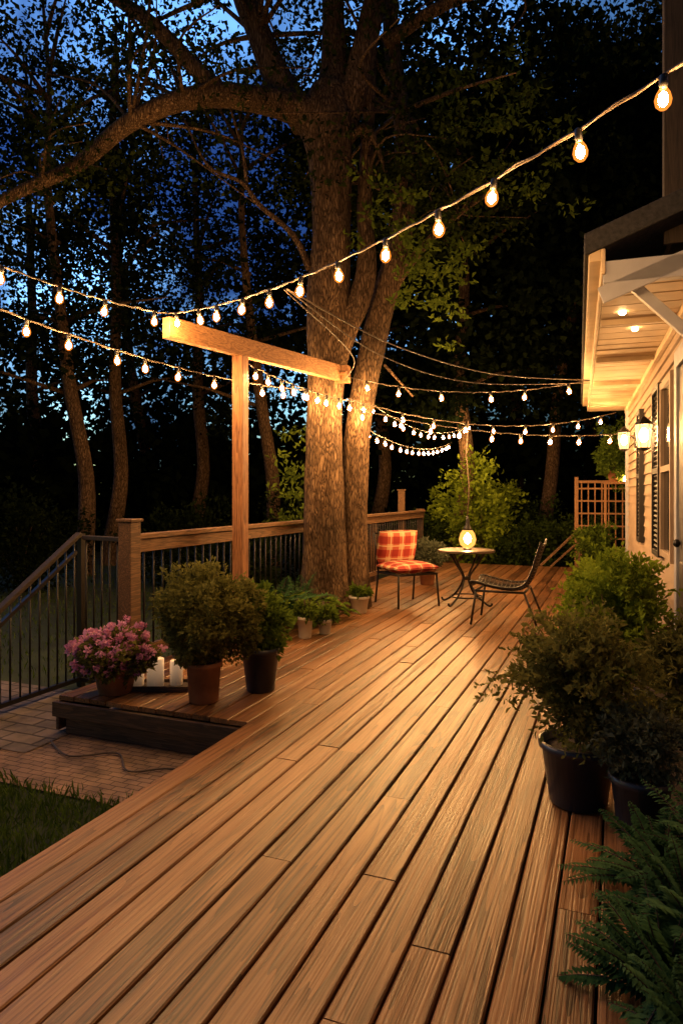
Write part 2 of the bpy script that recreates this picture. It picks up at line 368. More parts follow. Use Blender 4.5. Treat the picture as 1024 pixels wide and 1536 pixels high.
m=MB(); y=ry0+.12
while y<ry1-.05: m.cyl((0,y,.13),(0,y,.92),.0085,n=8); y+=.125
part(m,'balusters',M_black,rail,smooth=True)
sg=empty('stair_railing',(-4.3,0,0),0,'black metal stair guard with sloping dark wooden handrail','railing')
m=MB(); m.off=3; m.beam((0,4.62,1.05),(0,3.0,.02),.06,.035); m.beam((.06,4.62,1.02),(.58,4.52,1.02),.06,.035); part(m,'handrail',M_dark,sg,bevel=.004,attr=True)
m=MB()
for k in range(17):
    y=4.56-k*.095; z=1.05-(4.62-y)*1.03/1.62
    if z<.0: break
    m.cyl((0,y,-.2),(0,y,z-.02),.008,n=8)
for k in range(5): m.cyl((.08+k*.1,4.615-k*.02,-.2),(.08+k*.1,4.615-k*.02,1.0),.008,n=8)
part(m,'balusters',M_black,sg,smooth=True)
m=MB(); m.beam((0,4.62,-.2),(0,3.0,-.2),.035,.035); m.beam((.03,4.62,-.2),(.58,4.52,-.2),.035,.035); m.beam((0,4.58,.9),(0,3.1,-.03),.03,.03)
m.box((0,4.64,.39),(.05,.05,1.32)); m.box((0,3.75,.1),(.04,.04,.74)); part(m,'frame',M_black,sg)
sr=empty('ramp_handrail',(-.95,13.2,0),0,'weathered wooden handrail sloping down off the deck end','railing')
m=MB(); m.off=2; m.beam((.28,0,.72),(-.36,-.2,.07),.05,.035); m.beam((.28,.05,.5),(-.2,-.1,.04),.04,.03); part(m,'handrail',M_railw,sr,attr=True)
m=MB(); m.box((.29,.02,.37),(.06,.06,.76)); part(m,'post',M_railw,sr,attr=True)

# ------------------------------------------------------------------ post + beam
pg=empty('light_post',(-3.365,5.74,0),0,'tall reddish wooden post carrying a beam for string lights','post')
m=MB(); m.off=4; m.box((0,0,1.36),(.115,.115,2.72)); part(m,'upright_post',M_post,pg,bevel=.005,attr=True)
m=MB(); m.off=6; a=Vector((-.185,-.92,2.81)); c=Vector((.335,1.66,2.81)); m.beam(a,c,.09,.18); part(m,'beam',M_beam,pg,bevel=.006,attr=True)
m=MB(); m.box((.37,1.72,2.8),(.16,.12,.2)); m.cyl((.35,1.65,2.8),(.45,1.62,2.8),.02,n=10); part(m,'bracket',M_beam,pg,bevel=.01)

# ------------------------------------------------------------------ house
hz=math.radians(2.82)
house=empty('house',(.165,11.07,0),hz,'single-storey house with painted lap siding and covered eave','house')
m=MB(); z=.0
while z<2.62:
    h=.115
    vs=[(-.026,-11.5,z),(-.004,-11.5,z+h),(-.026,0,z),(-.004,0,z+h),(.02,-11.5,z),(.02,0,z),(.02,-11.5,z+h),(.02,0,z+h)]
    m.add(vs,[(0,2,3,1),(0,4,5,2),(1,3,7,6),(2,5,7,3),(0,1,6,4)]); z+=h
m.box((2.5,.0,1.33),(4.95,.04,2.66)); m.box((.15,-5.7,1.3),(.24,11.3,2.6)); m.box((.2,-5.7,-.15),(.36,11.4,.28))
part(m,'wall',M_siding,house)
m=MB(); m.box((-.03,-.05,1.33),(.05,.11,2.62)); part(m,'corner_trim',M_trim,house,bevel=.003)
m=MB(); m.box((-.022,-6.12,1.15),(.03,.86,2.28)); 
for zz in(.55,1.6): 
    for yy in(-.2,.2): m.box((-.04,-6.12+yy,zz),(.02,.28,.75))
d=part(m,'door',M_shut,house,bevel=.004)
m=MB(); m.box((-.032,-5.62,1.15),(.05,.12,2.3)); m.box((-.032,-6.62,1.15),(.05,.12,2.3)); m.box((-.032,-6.12,2.36),(.05,1.12,.12)); part(m,'door_frame',M_trim,d,bevel=.003)
m=MB(); m.lathe([(.012,0),(.028,.01),(.03,.03),(.015,.045)],n=14); o=m.build('handle',M_black,d,loc=(-.04,-5.75,1.05)); o.rotation_euler=(0,-math.pi/2,0)
m=MB(); m.box((-.02,-5.0,1.6),(.02,.62,1.35)); win=part(m,'window',M_glassdark,house)
m=MB()
for yy in(-5.33,-4.67): m.box((-.035,yy,1.6),(.05,.05,1.47))
for zz in(.9,1.6,2.3): m.box((-.035,-5.0,zz),(.046,.61,.05))
part(m,'frame',M_siding,win,bevel=.003)
for y0,hw in((-4.36,.25),(-2.5,.19)):
    m=MB()
    for yy in(-hw,hw): m.box((-.045,y0+yy,1.6),(.055,.05,1.5))
    for zz in(.87,1.6,2.33): m.box((-.045,y0,zz),(.054,2*hw-.05,.05))
    z=.92
    while z<2.3: m.box((-.04,y0,z),(.035,2*hw-.05,.02),0,Matrix.Rotation(.6,3,'Y')); z+=.045
    part(m,'shutter',M_shut,house)
m=MB(); y=-6.7
while y<.25:
    dz=random.uniform(-.003,.003); m.box((-.285,y+.11,2.695+dz),(.55,.205,.018),0,Matrix.Rotation(random.uniform(-.02,.02),3,'X')); y+=.222
m.box((-.29,-3.2,2.728),(.5,6.9,.015),0)
part(m,'soffit',M_paint,house,bevel=.002)
m=MB()
for yy in(-5.6,-4.1,-2.6,-1.1): m.box((-.285,yy,2.665),(.54,.05,.045))
m.box((-.03,-3.2,2.655),(.04,6.9,.06)); part(m,'eave_rafters',M_paint,house,bevel=.003)
m=MB(); m.box((-.575,-3.22,2.76),(.025,7.1,.15)); m.box((-.62,-3.22,2.80),(.07,7.08,.07)); part(m,'fascia',M_paint,house,bevel=.006)
m=MB()
a=[(-.68,2.80),(-.68,2.93),(2.6,2.93+3.28*.377),(2.6,2.80+3.28*.377)]
m.add([(x_,-6.78,z_) for x_,z_ in a]+[(x_,.35,z_) for x_,z_ in a],[(0,1,2,3),(7,6,5,4),(0,4,5,1),(1,5,6,2),(2,6,7,3),(3,7,4,0)])
part(m,'roof',M_shingle,house,bevel=.008)
m=MB(); m.box((0.1,-6.72,2.70),(1.35,.06,.13)); m.beam((-.42,-6.62,2.66),(0.02,-6.62,2.2),.05,.06)
m.box((.3,-6.74,2.9),(1.9,.02,.1),0,Matrix.Rotation(-.36,3,'Y')); part(m,'eave_brace',M_trim,house,bevel=.004)
m=MB(); 
for k in range(7): m.off=k*1.3; m.tone=random.random(); m.box((-.13+k*.2,-6.52,4.6),(.19,.03,3.4))
m.off=3; m.box((.5,-6.25,4.6),(1.36,.5,3.38)); part(m,'chimney',M_chim,house,attr=True)
for k,(lx,ly) in enumerate(((-.42,-5.9),(-.3,-5.35))):
    m=MB(); m.lathe([(.022,0),(.025,-.01),(.015,-.02),(.002,-.024)],n=8); o=m.build('soffit_lamp',emis('soffit_lamp_glow%d'%k,(1,.55,.22),70),house,loc=(lx,ly+.05,2.68))
M_lant=glowglass('lantern_glass',(1,.5,.16),4.5,.5); M_lf=emis('lantern_bulb_glow',(1,.50,.17),850)
def wall_lantern(x_,y_,z_,lab,grp='wall lanterns by the house'):
    e=empty('wall_lantern',(x_,y_,z_),hz,lab,'lantern',grp)
    m=MB(); m.box((.13,0,.0),(.02,.09,.2)); m.tube([(.12,0,.02),(.06,0,.06),(.0,0,.17),(0,0,.14)],.01,8)
    m.lathe([(.085,.10),(.07,.12),(.03,.16),(.008,.18)],n=6); m.lathe([(.02,-.14),(.05,-.125),(.055,-.11)],n=6)
    for k in range(6):
        a=k*math.pi/3; m.cyl((.055*math.cos(a),.055*math.sin(a),-.12),(.078*math.cos(a),.078*math.sin(a),.105),.003,n=5)
    m.build('frame',M_black,e)
    m=MB(); m.lathe([(.05,-.11),(.074,.10)],n=6); m.build('glass_panes',M_lant,e)
    m=MB(); m.lathe([(.004,-.06),(.03,-.04),(.042,0),(.033,.04),(.012,.07)],n=8); m.build('bulb',M_lf,e,smooth=True)
    return e
wall_lantern(.225,6.85,1.93,'lit black lantern on the siding beside the shutter')
wall_lantern(.08,9.5,2.08,'lit black lantern on the siding near the far corner')

# ------------------------------------------------------------------ string lights
mf=MB(); mf.lathe([(.010,-.042),(.015,-.050),(.024,-.066),(.0295,-.087),(.026,-.106),(.014,-.120),(.003,-.124)],n=14)
mf.lathe([(.003,-.056),(.014,-.071),(.0185,-.087),(.014,-.102),(.003,-.112)],n=6,mat=1)
tmp=mf.build('light_bulb',[M_bulb,M_fil],None,smooth=True); BULB=tmp.data; bpy.data.objects.remove(tmp)
m=MB(); m.lathe([(.006,.006),(.014,0),(.016,-.03),(.013,-.046)],n=10); tmp=m.build('socket',M_socket,None,smooth=True); SOCK=tmp.data; bpy.data.objects.remove(tmp)
def strand(p0,p1,sag,nb,label,t0=None,t1=None,r=.0055):
    p0=Vector(p0);p1=Vector(p1)
    f=lambda t:(p1-p0)*t+Vector((0,0,-4*sag*t*(1-t)))
    m=MB(); K=60
    pts=[f(i/K)+Vector((0,0,.004*math.sin(i*2.1))) for i in range(K+1)]
    m.tube(pts,r,6); m.tube([p+Vector((.006*math.sin(i*1.1),.006*math.cos(i*1.1),.006*math.cos(i*.9))) for i,p in enumerate(pts)],r*.7,5)
    o=tag(m.build('string_light',M_cable,None,loc=p0,smooth=True),label,'string lights','string lights over the deck')
    t0=.5/nb if t0 is None else t0; t1=1-.5/nb if t1 is None else t1
    for i in range(nb):
        t=t0+(t1-t0)*i/max(nb-1,1)+random.uniform(-.14,.14)/nb
        p=f(t)
        tl=(random.uniform(-.14,.14),random.uniform(-.14,.14),random.uniform(0,6))
        for nm,me in(('light_bulb',BULB),('socket',SOCK)):
            k=bpy.data.objects.new(nm,me); COL.objects.link(k); k.parent=o; k.location=p; k.rotation_euler=tl
    return o
BE=Vector((-3.55,4.84,2.93))
strand(BE,(.32,2.55,2.90),.19,12,'string of glowing bulbs from wooden beam to the roof')
strand(BE,(-3.65,1.6,3.0),.13,7,'string of glowing bulbs running along the deck edge')
strand((-3.35,7.35,2.62),(-3.98,2.6,2.76),.16,12,'string of glowing bulbs from tree trunk past the railing')
strand((-3.33,5.82,2.66),(-2.84,7.42,2.47),.05,9,'string of glowing bulbs hanging under the wooden beam')
strand((-2.97,7.42,2.78),(-.27,8.3,2.70),.17,6,'string of glowing bulbs from tree trunk to the eave')
strand((-2.95,7.5,2.52),(-.02,10.9,2.60),.26,9,'string of glowing bulbs from tree to the house corner')
strand((-2.95,7.5,2.42),(.10,9.4,2.16),.14,9,'low string of glowing bulbs above the table')
strand((-3.0,7.8,2.30),(-3.3,14.5,2.5),.24,16,'string of small glowing bulbs leading to a back tree')
strand((-2.95,7.7,2.66),(-2.9,14.6,2.9),.35,15,'second string of small bulbs leading to a back tree')
def wire(pts,r,label,name='overhead_cable'):
    P=[Vector(p) for p in pts]; o=P[0]
    m=MB(); sp=spline([(*(p-o),0) for p in P],8); m.tube([q.xyz for q in sp],r,6)
    return tag(m.build(name,M_cable,None,loc=o,smooth=True),label,'cable','overhead cables')
wire([(-1.95,3.9,2.70),(-1.75,5.6,2.66),(-1.2,7.3,2.66),(-.25,8.5,2.72)],.006,'thin dark cable strung from the lights to the eave')
wire([(-1.95,3.9,2.70),(-1.9,5.7,2.60),(-1.4,7.3,2.58),(-.25,8.7,2.72)],.005,'thin dark cable sagging toward the eave')
wire([(-1.97,3.91,2.70),(-2.3,6,2.68),(-2.95,7.35,2.7)],.005,'thin dark cable running to the tree trunk')

# ------------------------------------------------------------------ main tree
tree=empty('oak_tree',(-3.15,7.6,-.02),YAW,'large old double-trunked oak rising through the deck','tree')
m=MB()
def limb(P,per=7,n=18,rough=.10,seed=0,fr=2.,k=1.):
    sp=spline(P,per); m.tube([p.xyz for p in sp],[max(p.w*k,.004) for p in sp],n,rough=rough,seed=seed,fr=fr)
limb([(-.12,0,-.3,.46),(-.12,0,.0,.37),(-.13,0,.25,.30),(-.14,0,.8,.262),(-.13,0,1.7,.222),(-.12,0,2.6,.208),(-.1,0,3.4,.225),(-.08,0,3.9,.25),(-.04,0,4.6,.235),(-.06,0,5.4,.26),(-.1,0,5.9,.3),(-.05,0,6.3,.22)],14,44,.14,3,2.2)
limb([(.2,.2,-.3,.31),(.2,.2,0,.25),(.21,.2,.6,.19),(.23,.2,1.4,.165),(.29,.2,2.3,.15),(.45,.2,3.2,.155),(.62,.2,3.9,.145),(.85,.2,4.8,.13),(.84,.3,6,.11),(.7,.4,7.5,.09),(.9,.4,9.5,.05)],12,36,.14,9,2.2)
limb([(.0,0,3.0,.15),(.12,.02,3.4,.16),(.3,.05,3.8,.14),(.38,.05,4.2,.12),(.36,.1,5,.09),(.42,.1,6.2,.07),(.5,.2,8,.05)],8,20,.1,5)
limb([(-.1,0,5.6,.24),(-.35,-.05,5.95,.2),(-.65,-.1,6.05,.165),(-1.0,-.1,6.12,.145),(-1.4,-.1,6.16,.13),(-1.9,-.1,6.08,.115),(-2.45,-.2,5.75,.1),(-3.0,-.2,5.3,.085),(-3.6,-.3,4.95,.07),(-4.4,-.3,4.6,.05),(-5.4,-.2,4.7,.025)],7,20,.18,1)
limb([(-.35,0,5.9,.2),(-.7,.05,6.45,.17),(-.92,.1,7.0,.15),(-1.2,.1,7.8,.12),(-1.3,0,9,.09),(-1.5,0,11,.03)],7,18,.16,2)
limb([(-1.3,-.1,6.15,.11),(-1.65,-.15,6.45,.095),(-2.15,-.2,6.95,.08),(-2.8,-.2,7.4,.065),(-3.8,-.3,8.1,.03)],7,16,.14,4)
limb([(.0,0,5.8,.22),(.2,0,6.2,.17),(.34,0,6.7,.15),(.5,0,7.4,.13),(.9,0,8.6,.1),(1.4,.2,10.5,.04)],7,18,.14,6)
limb([(-.08,0,5.9,.22),(-.02,.1,6.8,.15),(-.05,.1,8,.12),(-.2,.2,10.5,.05)],7,18,.14,7)
limb([(.6,.1,6.9,.08),(1.3,0,7.3,.07),(2.2,-.2,7.5,.05),(3.3,-.4,7.9,.03)],7,12,.14,8)
limb([(.1,0,5.6,.06),(.35,-.15,5.75,.045),(.48,-.2,5.55,.035),(.6,-.2,5.2,.02)],6,10,.2,8)
limb([(-.3,-.05,4.1,.045),(-.5,-.1,4.5,.035),(-.9,-.12,4.85,.03),(-1.1,-.15,5.1,.025),(-1.5,-.15,5.3,.018),(-1.8,-.1,5.9,.01)],6,10,.2,12)
limb([(-1.05,-.1,5.05,.025),(-1.1,-.1,5.5,.017),(-1.3,-.1,6.2,.01)],5,8,.2,2)
limb([(.7,.2,3.95,.07),(1.05,.1,4.4,.05),(1.5,0,4.8,.035),(2.0,-.1,5.1,.02)],6,12,.15,8)
limb([(.6,.15,3.0,.02),(.95,.1,2.6,.012)],5,8,.15,8)
tips=[]
starts=[((-2.4,-.2,5.8),.04),((-1.8,-.1,6.1),.04),((-3.4,-.3,5.05),.03),((-2.5,-.2,7.2),.04),((-1.2,.1,7.6),.05),((-1.35,0,9),.05),((.6,0,7.6),.05),((1,0,9),.05),((0,.1,8),.05),((.84,.3,6.2),.05),((2.,-.2,7.5),.04),((-.95,.1,7.),.05),((-4.4,-.3,4.6),.03),((1.5,0,4.8),.02),((.38,.1,5.2),.03)]
for i in range(110):
    s0,r0=random.choice(starts); s0=Vector(s0)
    d=Vector((random.gauss(0,1),random.gauss(0,1.0),random.gauss(.25,.6))).normalized()*random.uniform(.9,2.6)
    if s0.z<5.3: d*=.45
    e=s0+d; mid=s0+d*.5+Vector((random.gauss(0,.15),random.gauss(0,.15),.15))
    sp=spline([(*s0,r0*.7),(*mid,r0*.4),(*e,.006)],5); m.tube([p.xyz for p in sp],[p.w for p in sp],6)
    for t in(.5,.7,.85,1.0):
        tips.append(s0+d*t+Vector((random.gauss(0,.2),random.gauss(0,.2),random.gauss(0,.15))))
m.build('trunk',M_bark,tree,smooth=True)
TP=np.array([tuple(t) for t in tips])
TP=TP[(TP[:,2]>3.6)]
extra=np.stack([rng.uniform(-1,5,100),rng.uniform(-3,4,100),rng.uniform(7.0,11,100)],1)
ex2=np.stack([rng.uniform(-6,-1,32),rng.uniform(-3,4,32),rng.uniform(7.0,11,32)],1)
V1,t1=clumps(TP,rng.uniform(.22,.46,len(TP)),36,.072,.6)
V2,t2=clumps(np.r_[extra,ex2],rng.uniform(.5,.9,len(extra)+len(ex2)),80,.095,.6)
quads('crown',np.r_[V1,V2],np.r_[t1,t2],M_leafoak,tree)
sp_c=[]
for (x_,z_) in [(.75,4.3),(1.0,4.6),(1.3,4.5),(1.6,4.9),(1.9,5.2),(.6,4.9),(.9,5.2),(1.3,5.4),(1.7,5.7),(2.1,5.9),(.9,3.7),(.8,3.95),(1.1,4.0),(.55,4.4),(1.5,4.2),(2.1,6.4),(1.5,6.2),(2.4,4.9),(2.6,5.5),(1.2,3.6),(-.4,2.3),(-.5,1.9),(-.55,1.5),(-.45,1.2)]:
    for j in range(4): sp_c.append((x_+random.gauss(0,.2),random.uniform(-.6,.2) if x_>0 else random.uniform(.4,.8),z_+random.gauss(0,.18)))
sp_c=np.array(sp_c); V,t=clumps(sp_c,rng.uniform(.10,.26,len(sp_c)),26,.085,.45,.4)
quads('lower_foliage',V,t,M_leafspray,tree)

# ------------------------------------------------------------------ background trees
def crown_mesh(nm,nc,per,size,rx,rz):
    b=ball(nc); c=b*np.array([rx,rx,rz])
    V,t=clumps(c,rng.uniform(.3,.8,nc),per,size,.65)
    return quads(nm,V,t,M_leafbg,link=False)
crowns=[crown_mesh('crown',105,66,.12,3.2,4.6) for _ in range(3)]
crownsD=[crown_mesh('crown',200,85,.16,3.3,4.8) for _ in range(2)]
def trunk_mesh(seed,lean,h=12):
    random.seed(seed); m=MB()
    P=[(0,0,-.3,.26),(0,0,.3,.19)]+[(lean*z/12+random.gauss(0,.1),random.gauss(0,.1),z,.185*(1-z/(h*1.15))) for z in(2,4,6,8,10,12)]
    sp=spline(P,5); m.tube([p.xyz for p in sp],[p.w for p in sp],14,rough=.08,seed=seed)
    for k in range(12):
        z=random.uniform(3.5,11); a=random.uniform(0,6.28); l=random.uniform(1,2.6)
        s0=(lean*z/12,0,z); e=(s0[0]+l*math.cos(a),l*math.sin(a),z+random.uniform(.2,1.2))
        m.tube([s0,((s0[0]+e[0])/2,e[1]/2,(z+e[2])/2+.1),e],[.055,.035,.008],6)
    o=m.build('trunk',M_bark,None,smooth=True); me=o.data; bpy.data.objects.remove(o); return me
trunks=[trunk_mesh(1,-.9),trunk_mesh(2,.2),trunk_mesh(3,1.6)]
BT=[(-10.1,11.0,0,1.0,0),(-11.0,12.8,1,1.05,0),(-11.5,16.9,1,1.2,0),(-7.46,14.2,0,1.0,0),(-3.33,14.9,1,1.05,1),(-1.75,17.6,2,1.05,1),
(-17.6,16.6,1,1.3,0),(-6.6,18.9,1,1.2,1),(-3.3,22.4,1,1.4,1),(.4,21.6,2,1.3,1),(1.6,17.7,1,1.1,1),(-16.6,21.3,0,1.4,0),(-12.9,9.2,1,1.0,0),(-10.5,23.8,2,1.5,0),(-1.3,27.5,1,1.6,1),(4.5,20,0,1.3,1)]
random.seed(11)
for i,(x_,y_,ti,sc,dense) in enumerate(BT):
    e=empty('woodland_tree',(x_,y_,GZ),YAW,'dark leafy woodland tree behind the deck at dusk','tree','woodland trees behind the deck')
    e.scale=(sc,sc,sc)
    k=bpy.data.objects.new('trunk',trunks[ti]); COL.objects.link(k); k.parent=e
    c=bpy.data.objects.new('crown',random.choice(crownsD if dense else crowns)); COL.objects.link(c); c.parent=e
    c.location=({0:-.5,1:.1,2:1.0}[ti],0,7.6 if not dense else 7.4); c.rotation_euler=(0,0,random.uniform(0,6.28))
n=1000; an=rng.uniform(math.radians(-72),math.radians(30),n)
dd=rng.uniform(26,40,n); zz=rng.random(n)**1.6*15
left=np.clip((-an-.2)/.4,0,1); zz=zz*(1-.45*left)
CC=np.stack([np.sin(an)*dd,np.cos(an)*dd,zz],1)
V1,t1=clumps(CC,rng.uniform(1.0,2.2,n),44,.38,.7)
n=460; an=rng.uniform(math.radians(-75),math.radians(30),n); dd=rng.uniform(20,30,n); CC=np.stack([np.sin(an)*dd,np.cos(an)*dd,rng.uniform(-.3,3.4,n)],1)
V2,t2=clumps(CC,rng.uniform(.8,1.4,n),80,.38,.7)
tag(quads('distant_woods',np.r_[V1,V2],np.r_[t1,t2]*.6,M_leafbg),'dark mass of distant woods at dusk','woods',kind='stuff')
random.seed(5)

# ------------------------------------------------------------------ plants
def stems(par,h,r,n,z0=0,mt=None):
    m=MB()
    for k in range(n):
        a=random.uniform(0,6.28); q=random.uniform(.3,1)*r
        m.tube([(0,0,z0),(q*.35*math.cos(a),q*.35*math.sin(a),z0+h*.45),(q*math.cos(a),q*math.sin(a),z0+h)],[.008,.006,.003],6)
    m.build('stems',M_twig,par,smooth=True)
def bushV(c,rx,rz,nc,per,size,asp=.5,cr=.25,shell=.55,lump=.12):
    b=ball(nc,shell); 
    f=np.array([1+lump*noise.noise(Vector(tuple(q*1.8)))*2 for q in b])[:,None]
    P=b*f*np.array([rx,rx,rz])+np.array(c)
    k=len(P); Cc=np.repeat(P,per,0); o=ball(k*per)*cr*rx
    D=np.repeat(b,per,0)*.8+rng.normal(size=o.shape)*.6
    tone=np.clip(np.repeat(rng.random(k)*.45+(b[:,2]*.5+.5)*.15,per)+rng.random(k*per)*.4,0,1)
    return leafquads(Cc+o,D,size,asp),tone
def sprays(c,rx,rz,ns,L_,size,asp=.5,base=None,per=22):
    C=[];D=[];T=[]
    for k in range(ns):
        d=unit(rng.normal(size=3)); 
        if d[2]<-.35: d[2]*=-1
        p=np.array(c)+d*np.array([rx,rx,rz])*rng.uniform(.5,.85); dirn=unit(d*.8+rng.normal(size=3)*.35+np.array([0,0,.15])); l=L_*rng.uniform(.5,1.2); tn=rng.random()*.5
        for j in range(per):
            t=j/per; C.append(p+dirn*l*t+np.array([0,0,-.25*l*t*t])); D.append(dirn*.6+rng.normal(size=3)*.6); T.append(min(1,tn+rng.random()*.5))
    return leafquads(np.array(C),np.array(D),size,asp),np.array(T)
def cat2(*a): return (np.concatenate([x[0] for x in a]),np.concatenate([x[1] for x in a]))
def pot_mesh(rt,rb,h,rim=.02):
    m=MB(); m.lathe([(rb*.9,0),(rb,.008),(rt*.96,h-rim*1.6),(rt*.97,h-rim*1.6),(rt*1.05,h-rim*1.4),(rt*1.06,h),(rt*.95,h),(rt*.9,h-.04)],n=36); return m
def potted(name,loc,rt,rb,h,pmat,label,fol,cat='potted plant',rimm=.02,nst=8,sth=.2,str_=.1,group=None):
    e=empty(name,loc,random.uniform(0,6),label,cat,group)
    pot_mesh(rt,rb,h,rimm).build('pot',pmat,e,smooth=True)
    m=MB(); m.lathe([(rt*.9,h-.035),(rt*.5,h-.025),(.005,h-.02)],n=20); m.build('soil',M_soil,e,smooth=True)
    stems(e,sth,str_,nst,h-.03)
    for nm,(V,t),mt in fol: quads(nm,V,t,mt,e)
    return e
potted('potted_bush',(-2.58,3.92,.0),.118,.098,.27,M_terra,'round clipped leafy bush in a terracotta pot on deck step',
 [('foliage',cat2(bushV((0,0,.585),.32,.305,460,30,.032,.55,.16,.5,.2),sprays((0,0,.585),.33,.31,110,.10,.03,.5,per=10)),M_leafbush)],sth=.3,str_=.2)
potted('potted_flowers',(-3.27,3.86,0),.15,.115,.19,M_terra,'pink flowering plant in a terracotta pot on deck step',
 [('leaves',bushV((0,0,.27),.25,.13,120,30,.045,.5,.2),M_leafbush),('flowers',bushV((0,0,.32),.27,.15,170,26,.022,.9,.10,.3,.3),M_pink)],sth=.1)
potted('potted_bush',(-2.35,4.29,0),.138,.10,.31,M_blackpot,'loose green shrub in a dark glazed tapered pot',[('foliage',cat2(bushV((0,0,.5),.16,.2,110,24,.045,.5,.28,.8,.35),sprays((0,0,.5),.13,.18,60,.16,.045,.45,per=14)),M_leafgreen)],sth=.25)
potted('potted_bush',(-.165,3.27,0),.165,.125,.28,M_blackpot,'airy small-leaved shrub spilling from a dark pot',[('foliage',cat2(bushV((0,0,.58),.20,.24,130,26,.032,.5,.26,.85,.35),bushV((-.08,-.05,.40),.2,.13,60,22,.032,.5,.3,.85,.3),sprays((-.03,0,.55),.2,.25,160,.26,.032,.5,per=24)),M_leafbush)],sth=.5,str_=.2,nst=14)
potted('potted_bush',(.09,3.05,0),.12,.09,.25,M_blackpot,'grey-green mounded shrub in a small dark pot',[('foliage',cat2(bushV((0,0,.38),.15,.13,120,28,.026,.5,.25,.8,.25),sprays((0,0,.38),.14,.12,60,.12,.026,.5,per=14)),M_leafgrey)],sth=.15)
potted('potted_bush',(.0,4.15,0),.16,.12,.28,M_blackpot,'tall full green shrub in a dark pot by the siding',[('foliage',cat2(bushV((0,0,.70),.22,.3,220,28,.036,.5,.26,.85,.35),sprays((0,0,.72),.2,.3,160,.26,.036,.5,per=20)),M_leafyel)],sth=.6,str_=.2,nst=12)
potted('potted_bush',(-.05,5.15,0),.15,.11,.26,M_terra,'bright green leafy shrub in a terracotta pot',[('foliage',cat2(bushV((0,0,.60),.22,.3,220,28,.042,.5,.26,.85,.3),sprays((0,0,.62),.2,.3,100,.2,.042,.5,per=16)),M_leafyel)],sth=.5,str_=.15,nst=12)
potted('potted_bush',(-.08,6.2,0),.15,.11,.26,M_blackpot,'compact green shrub in a dark pot by the siding',[('foliage',bushV((0,0,.5),.24,.3,200,28,.045,.5,.26,.85,.3),M_leafyel)],sth=.4)
e=empty('shrub',(.36,3.85,-.05),0,'dense green shrub growing between deck and siding','shrub'); stems(e,.6,.2,12); V,t=cat2(bushV((0,0,.5),.22,.3,180,28,.04,.5,.26,.85,.3),sprays((0,0,.5),.2,.3,80,.2,.04,.5)); quads('foliage',V,t,M_leafbush,e)
potted('potted_bush',(-2.7,10.2,0),.13,.1,.25,M_terra,'blue-green rounded plant in a terracotta pot',[('foliage',bushV((0,0,.48),.24,.2,150,26,.05,.4,.25),M_leafgrey)])
def frond(P,D,L_,w,npin=26,droop=.5):
    D=Vector(D).normalized(); side=D.cross(Vector((0,0,1))).normalized()
    C=[];DD=[];SZ=[]
    for i in range(npin):
        t=(i+1)/npin; p=Vector(P)+D*L_*t+Vector((0,0,-droop*L_*t*t)); ww=w*math.sin(math.pi*min(1,.12+.88*t))**.7*(1-t*.25)+.012
        for sg_ in(-1,1):
            C.append(p);DD.append(side*sg_+D*.55+Vector((0,0,-.15+random.gauss(0,.12))));SZ.append(ww)
    C=np.array([tuple(c) for c in C]);DD=unit(np.array([tuple(c) for c in DD])); SZ=np.array(SZ)[:,None]
    W=unit(np.cross(DD,np.array([0,0,1.])))*SZ*.2
    mid=C+DD*SZ*.45; return np.stack([C,mid+W,C+DD*SZ-np.array([0,0,.01]),mid-W],1).reshape(-1,3)
def fern(loc,n,L_,w,label,mt=M_fern,elev=(.2,1.2),droop=.5,group=None):
    e=empty('fern',loc,0,label,'fern',group); Q=[]; m=MB()
    for k in range(n):
        a=k*2.4+random.gauss(0,.2); el=random.uniform(*elev); l=L_*random.uniform(.7,1.1)
        d=Vector((math.cos(a)*math.cos(el),math.sin(a)*math.cos(el),math.sin(el))); dr=droop*random.uniform(.6,1.2)
        Q.append(frond((0,0,.02),d,l,w*random.uniform(.8,1.1),24,dr))
        m.tube([d*l*t+Vector((0,0,.02-dr*l*t*t)) for t in(0,.25,.5,.75,1)],[.004,.003,.003,.002,.001],5)
    m.build('stems',M_twig,e); q=np.concatenate(Q); quads('fronds',q,np.clip(np.repeat(rng.random(n)*.7,len(q)//4//n)+rng.random(len(q)//4)*.3,0,1),mt,e); return e
for (x_,y_,z_,l) in [(.15,2.58,.03,.40),(.22,2.3,.03,.42),(.12,2.06,-.0,.36),(.34,2.6,.08,.44),(.22,1.85,-.02,.38)]:
    fern((x_,y_,z_),42,l,.05,'feathery dark green fern at the deck edge',group='ferns at the deck edge',droop=.35,elev=(.2,1.35))
fern((-3.3,6.35,.0),26,.85,.11,'arching green fern beside the railing',group='ferns by the railing',elev=(.8,1.4))
fern((-3.38,5.5,.0),22,.8,.10,'arching green fern behind the potted bush',group='ferns by the railing',elev=(.7,1.4))
fern((-3.3,6.95,.0),22,.7,.10,'arching green fern at the foot of the oak',group='ferns by the railing',elev=(.7,1.4))
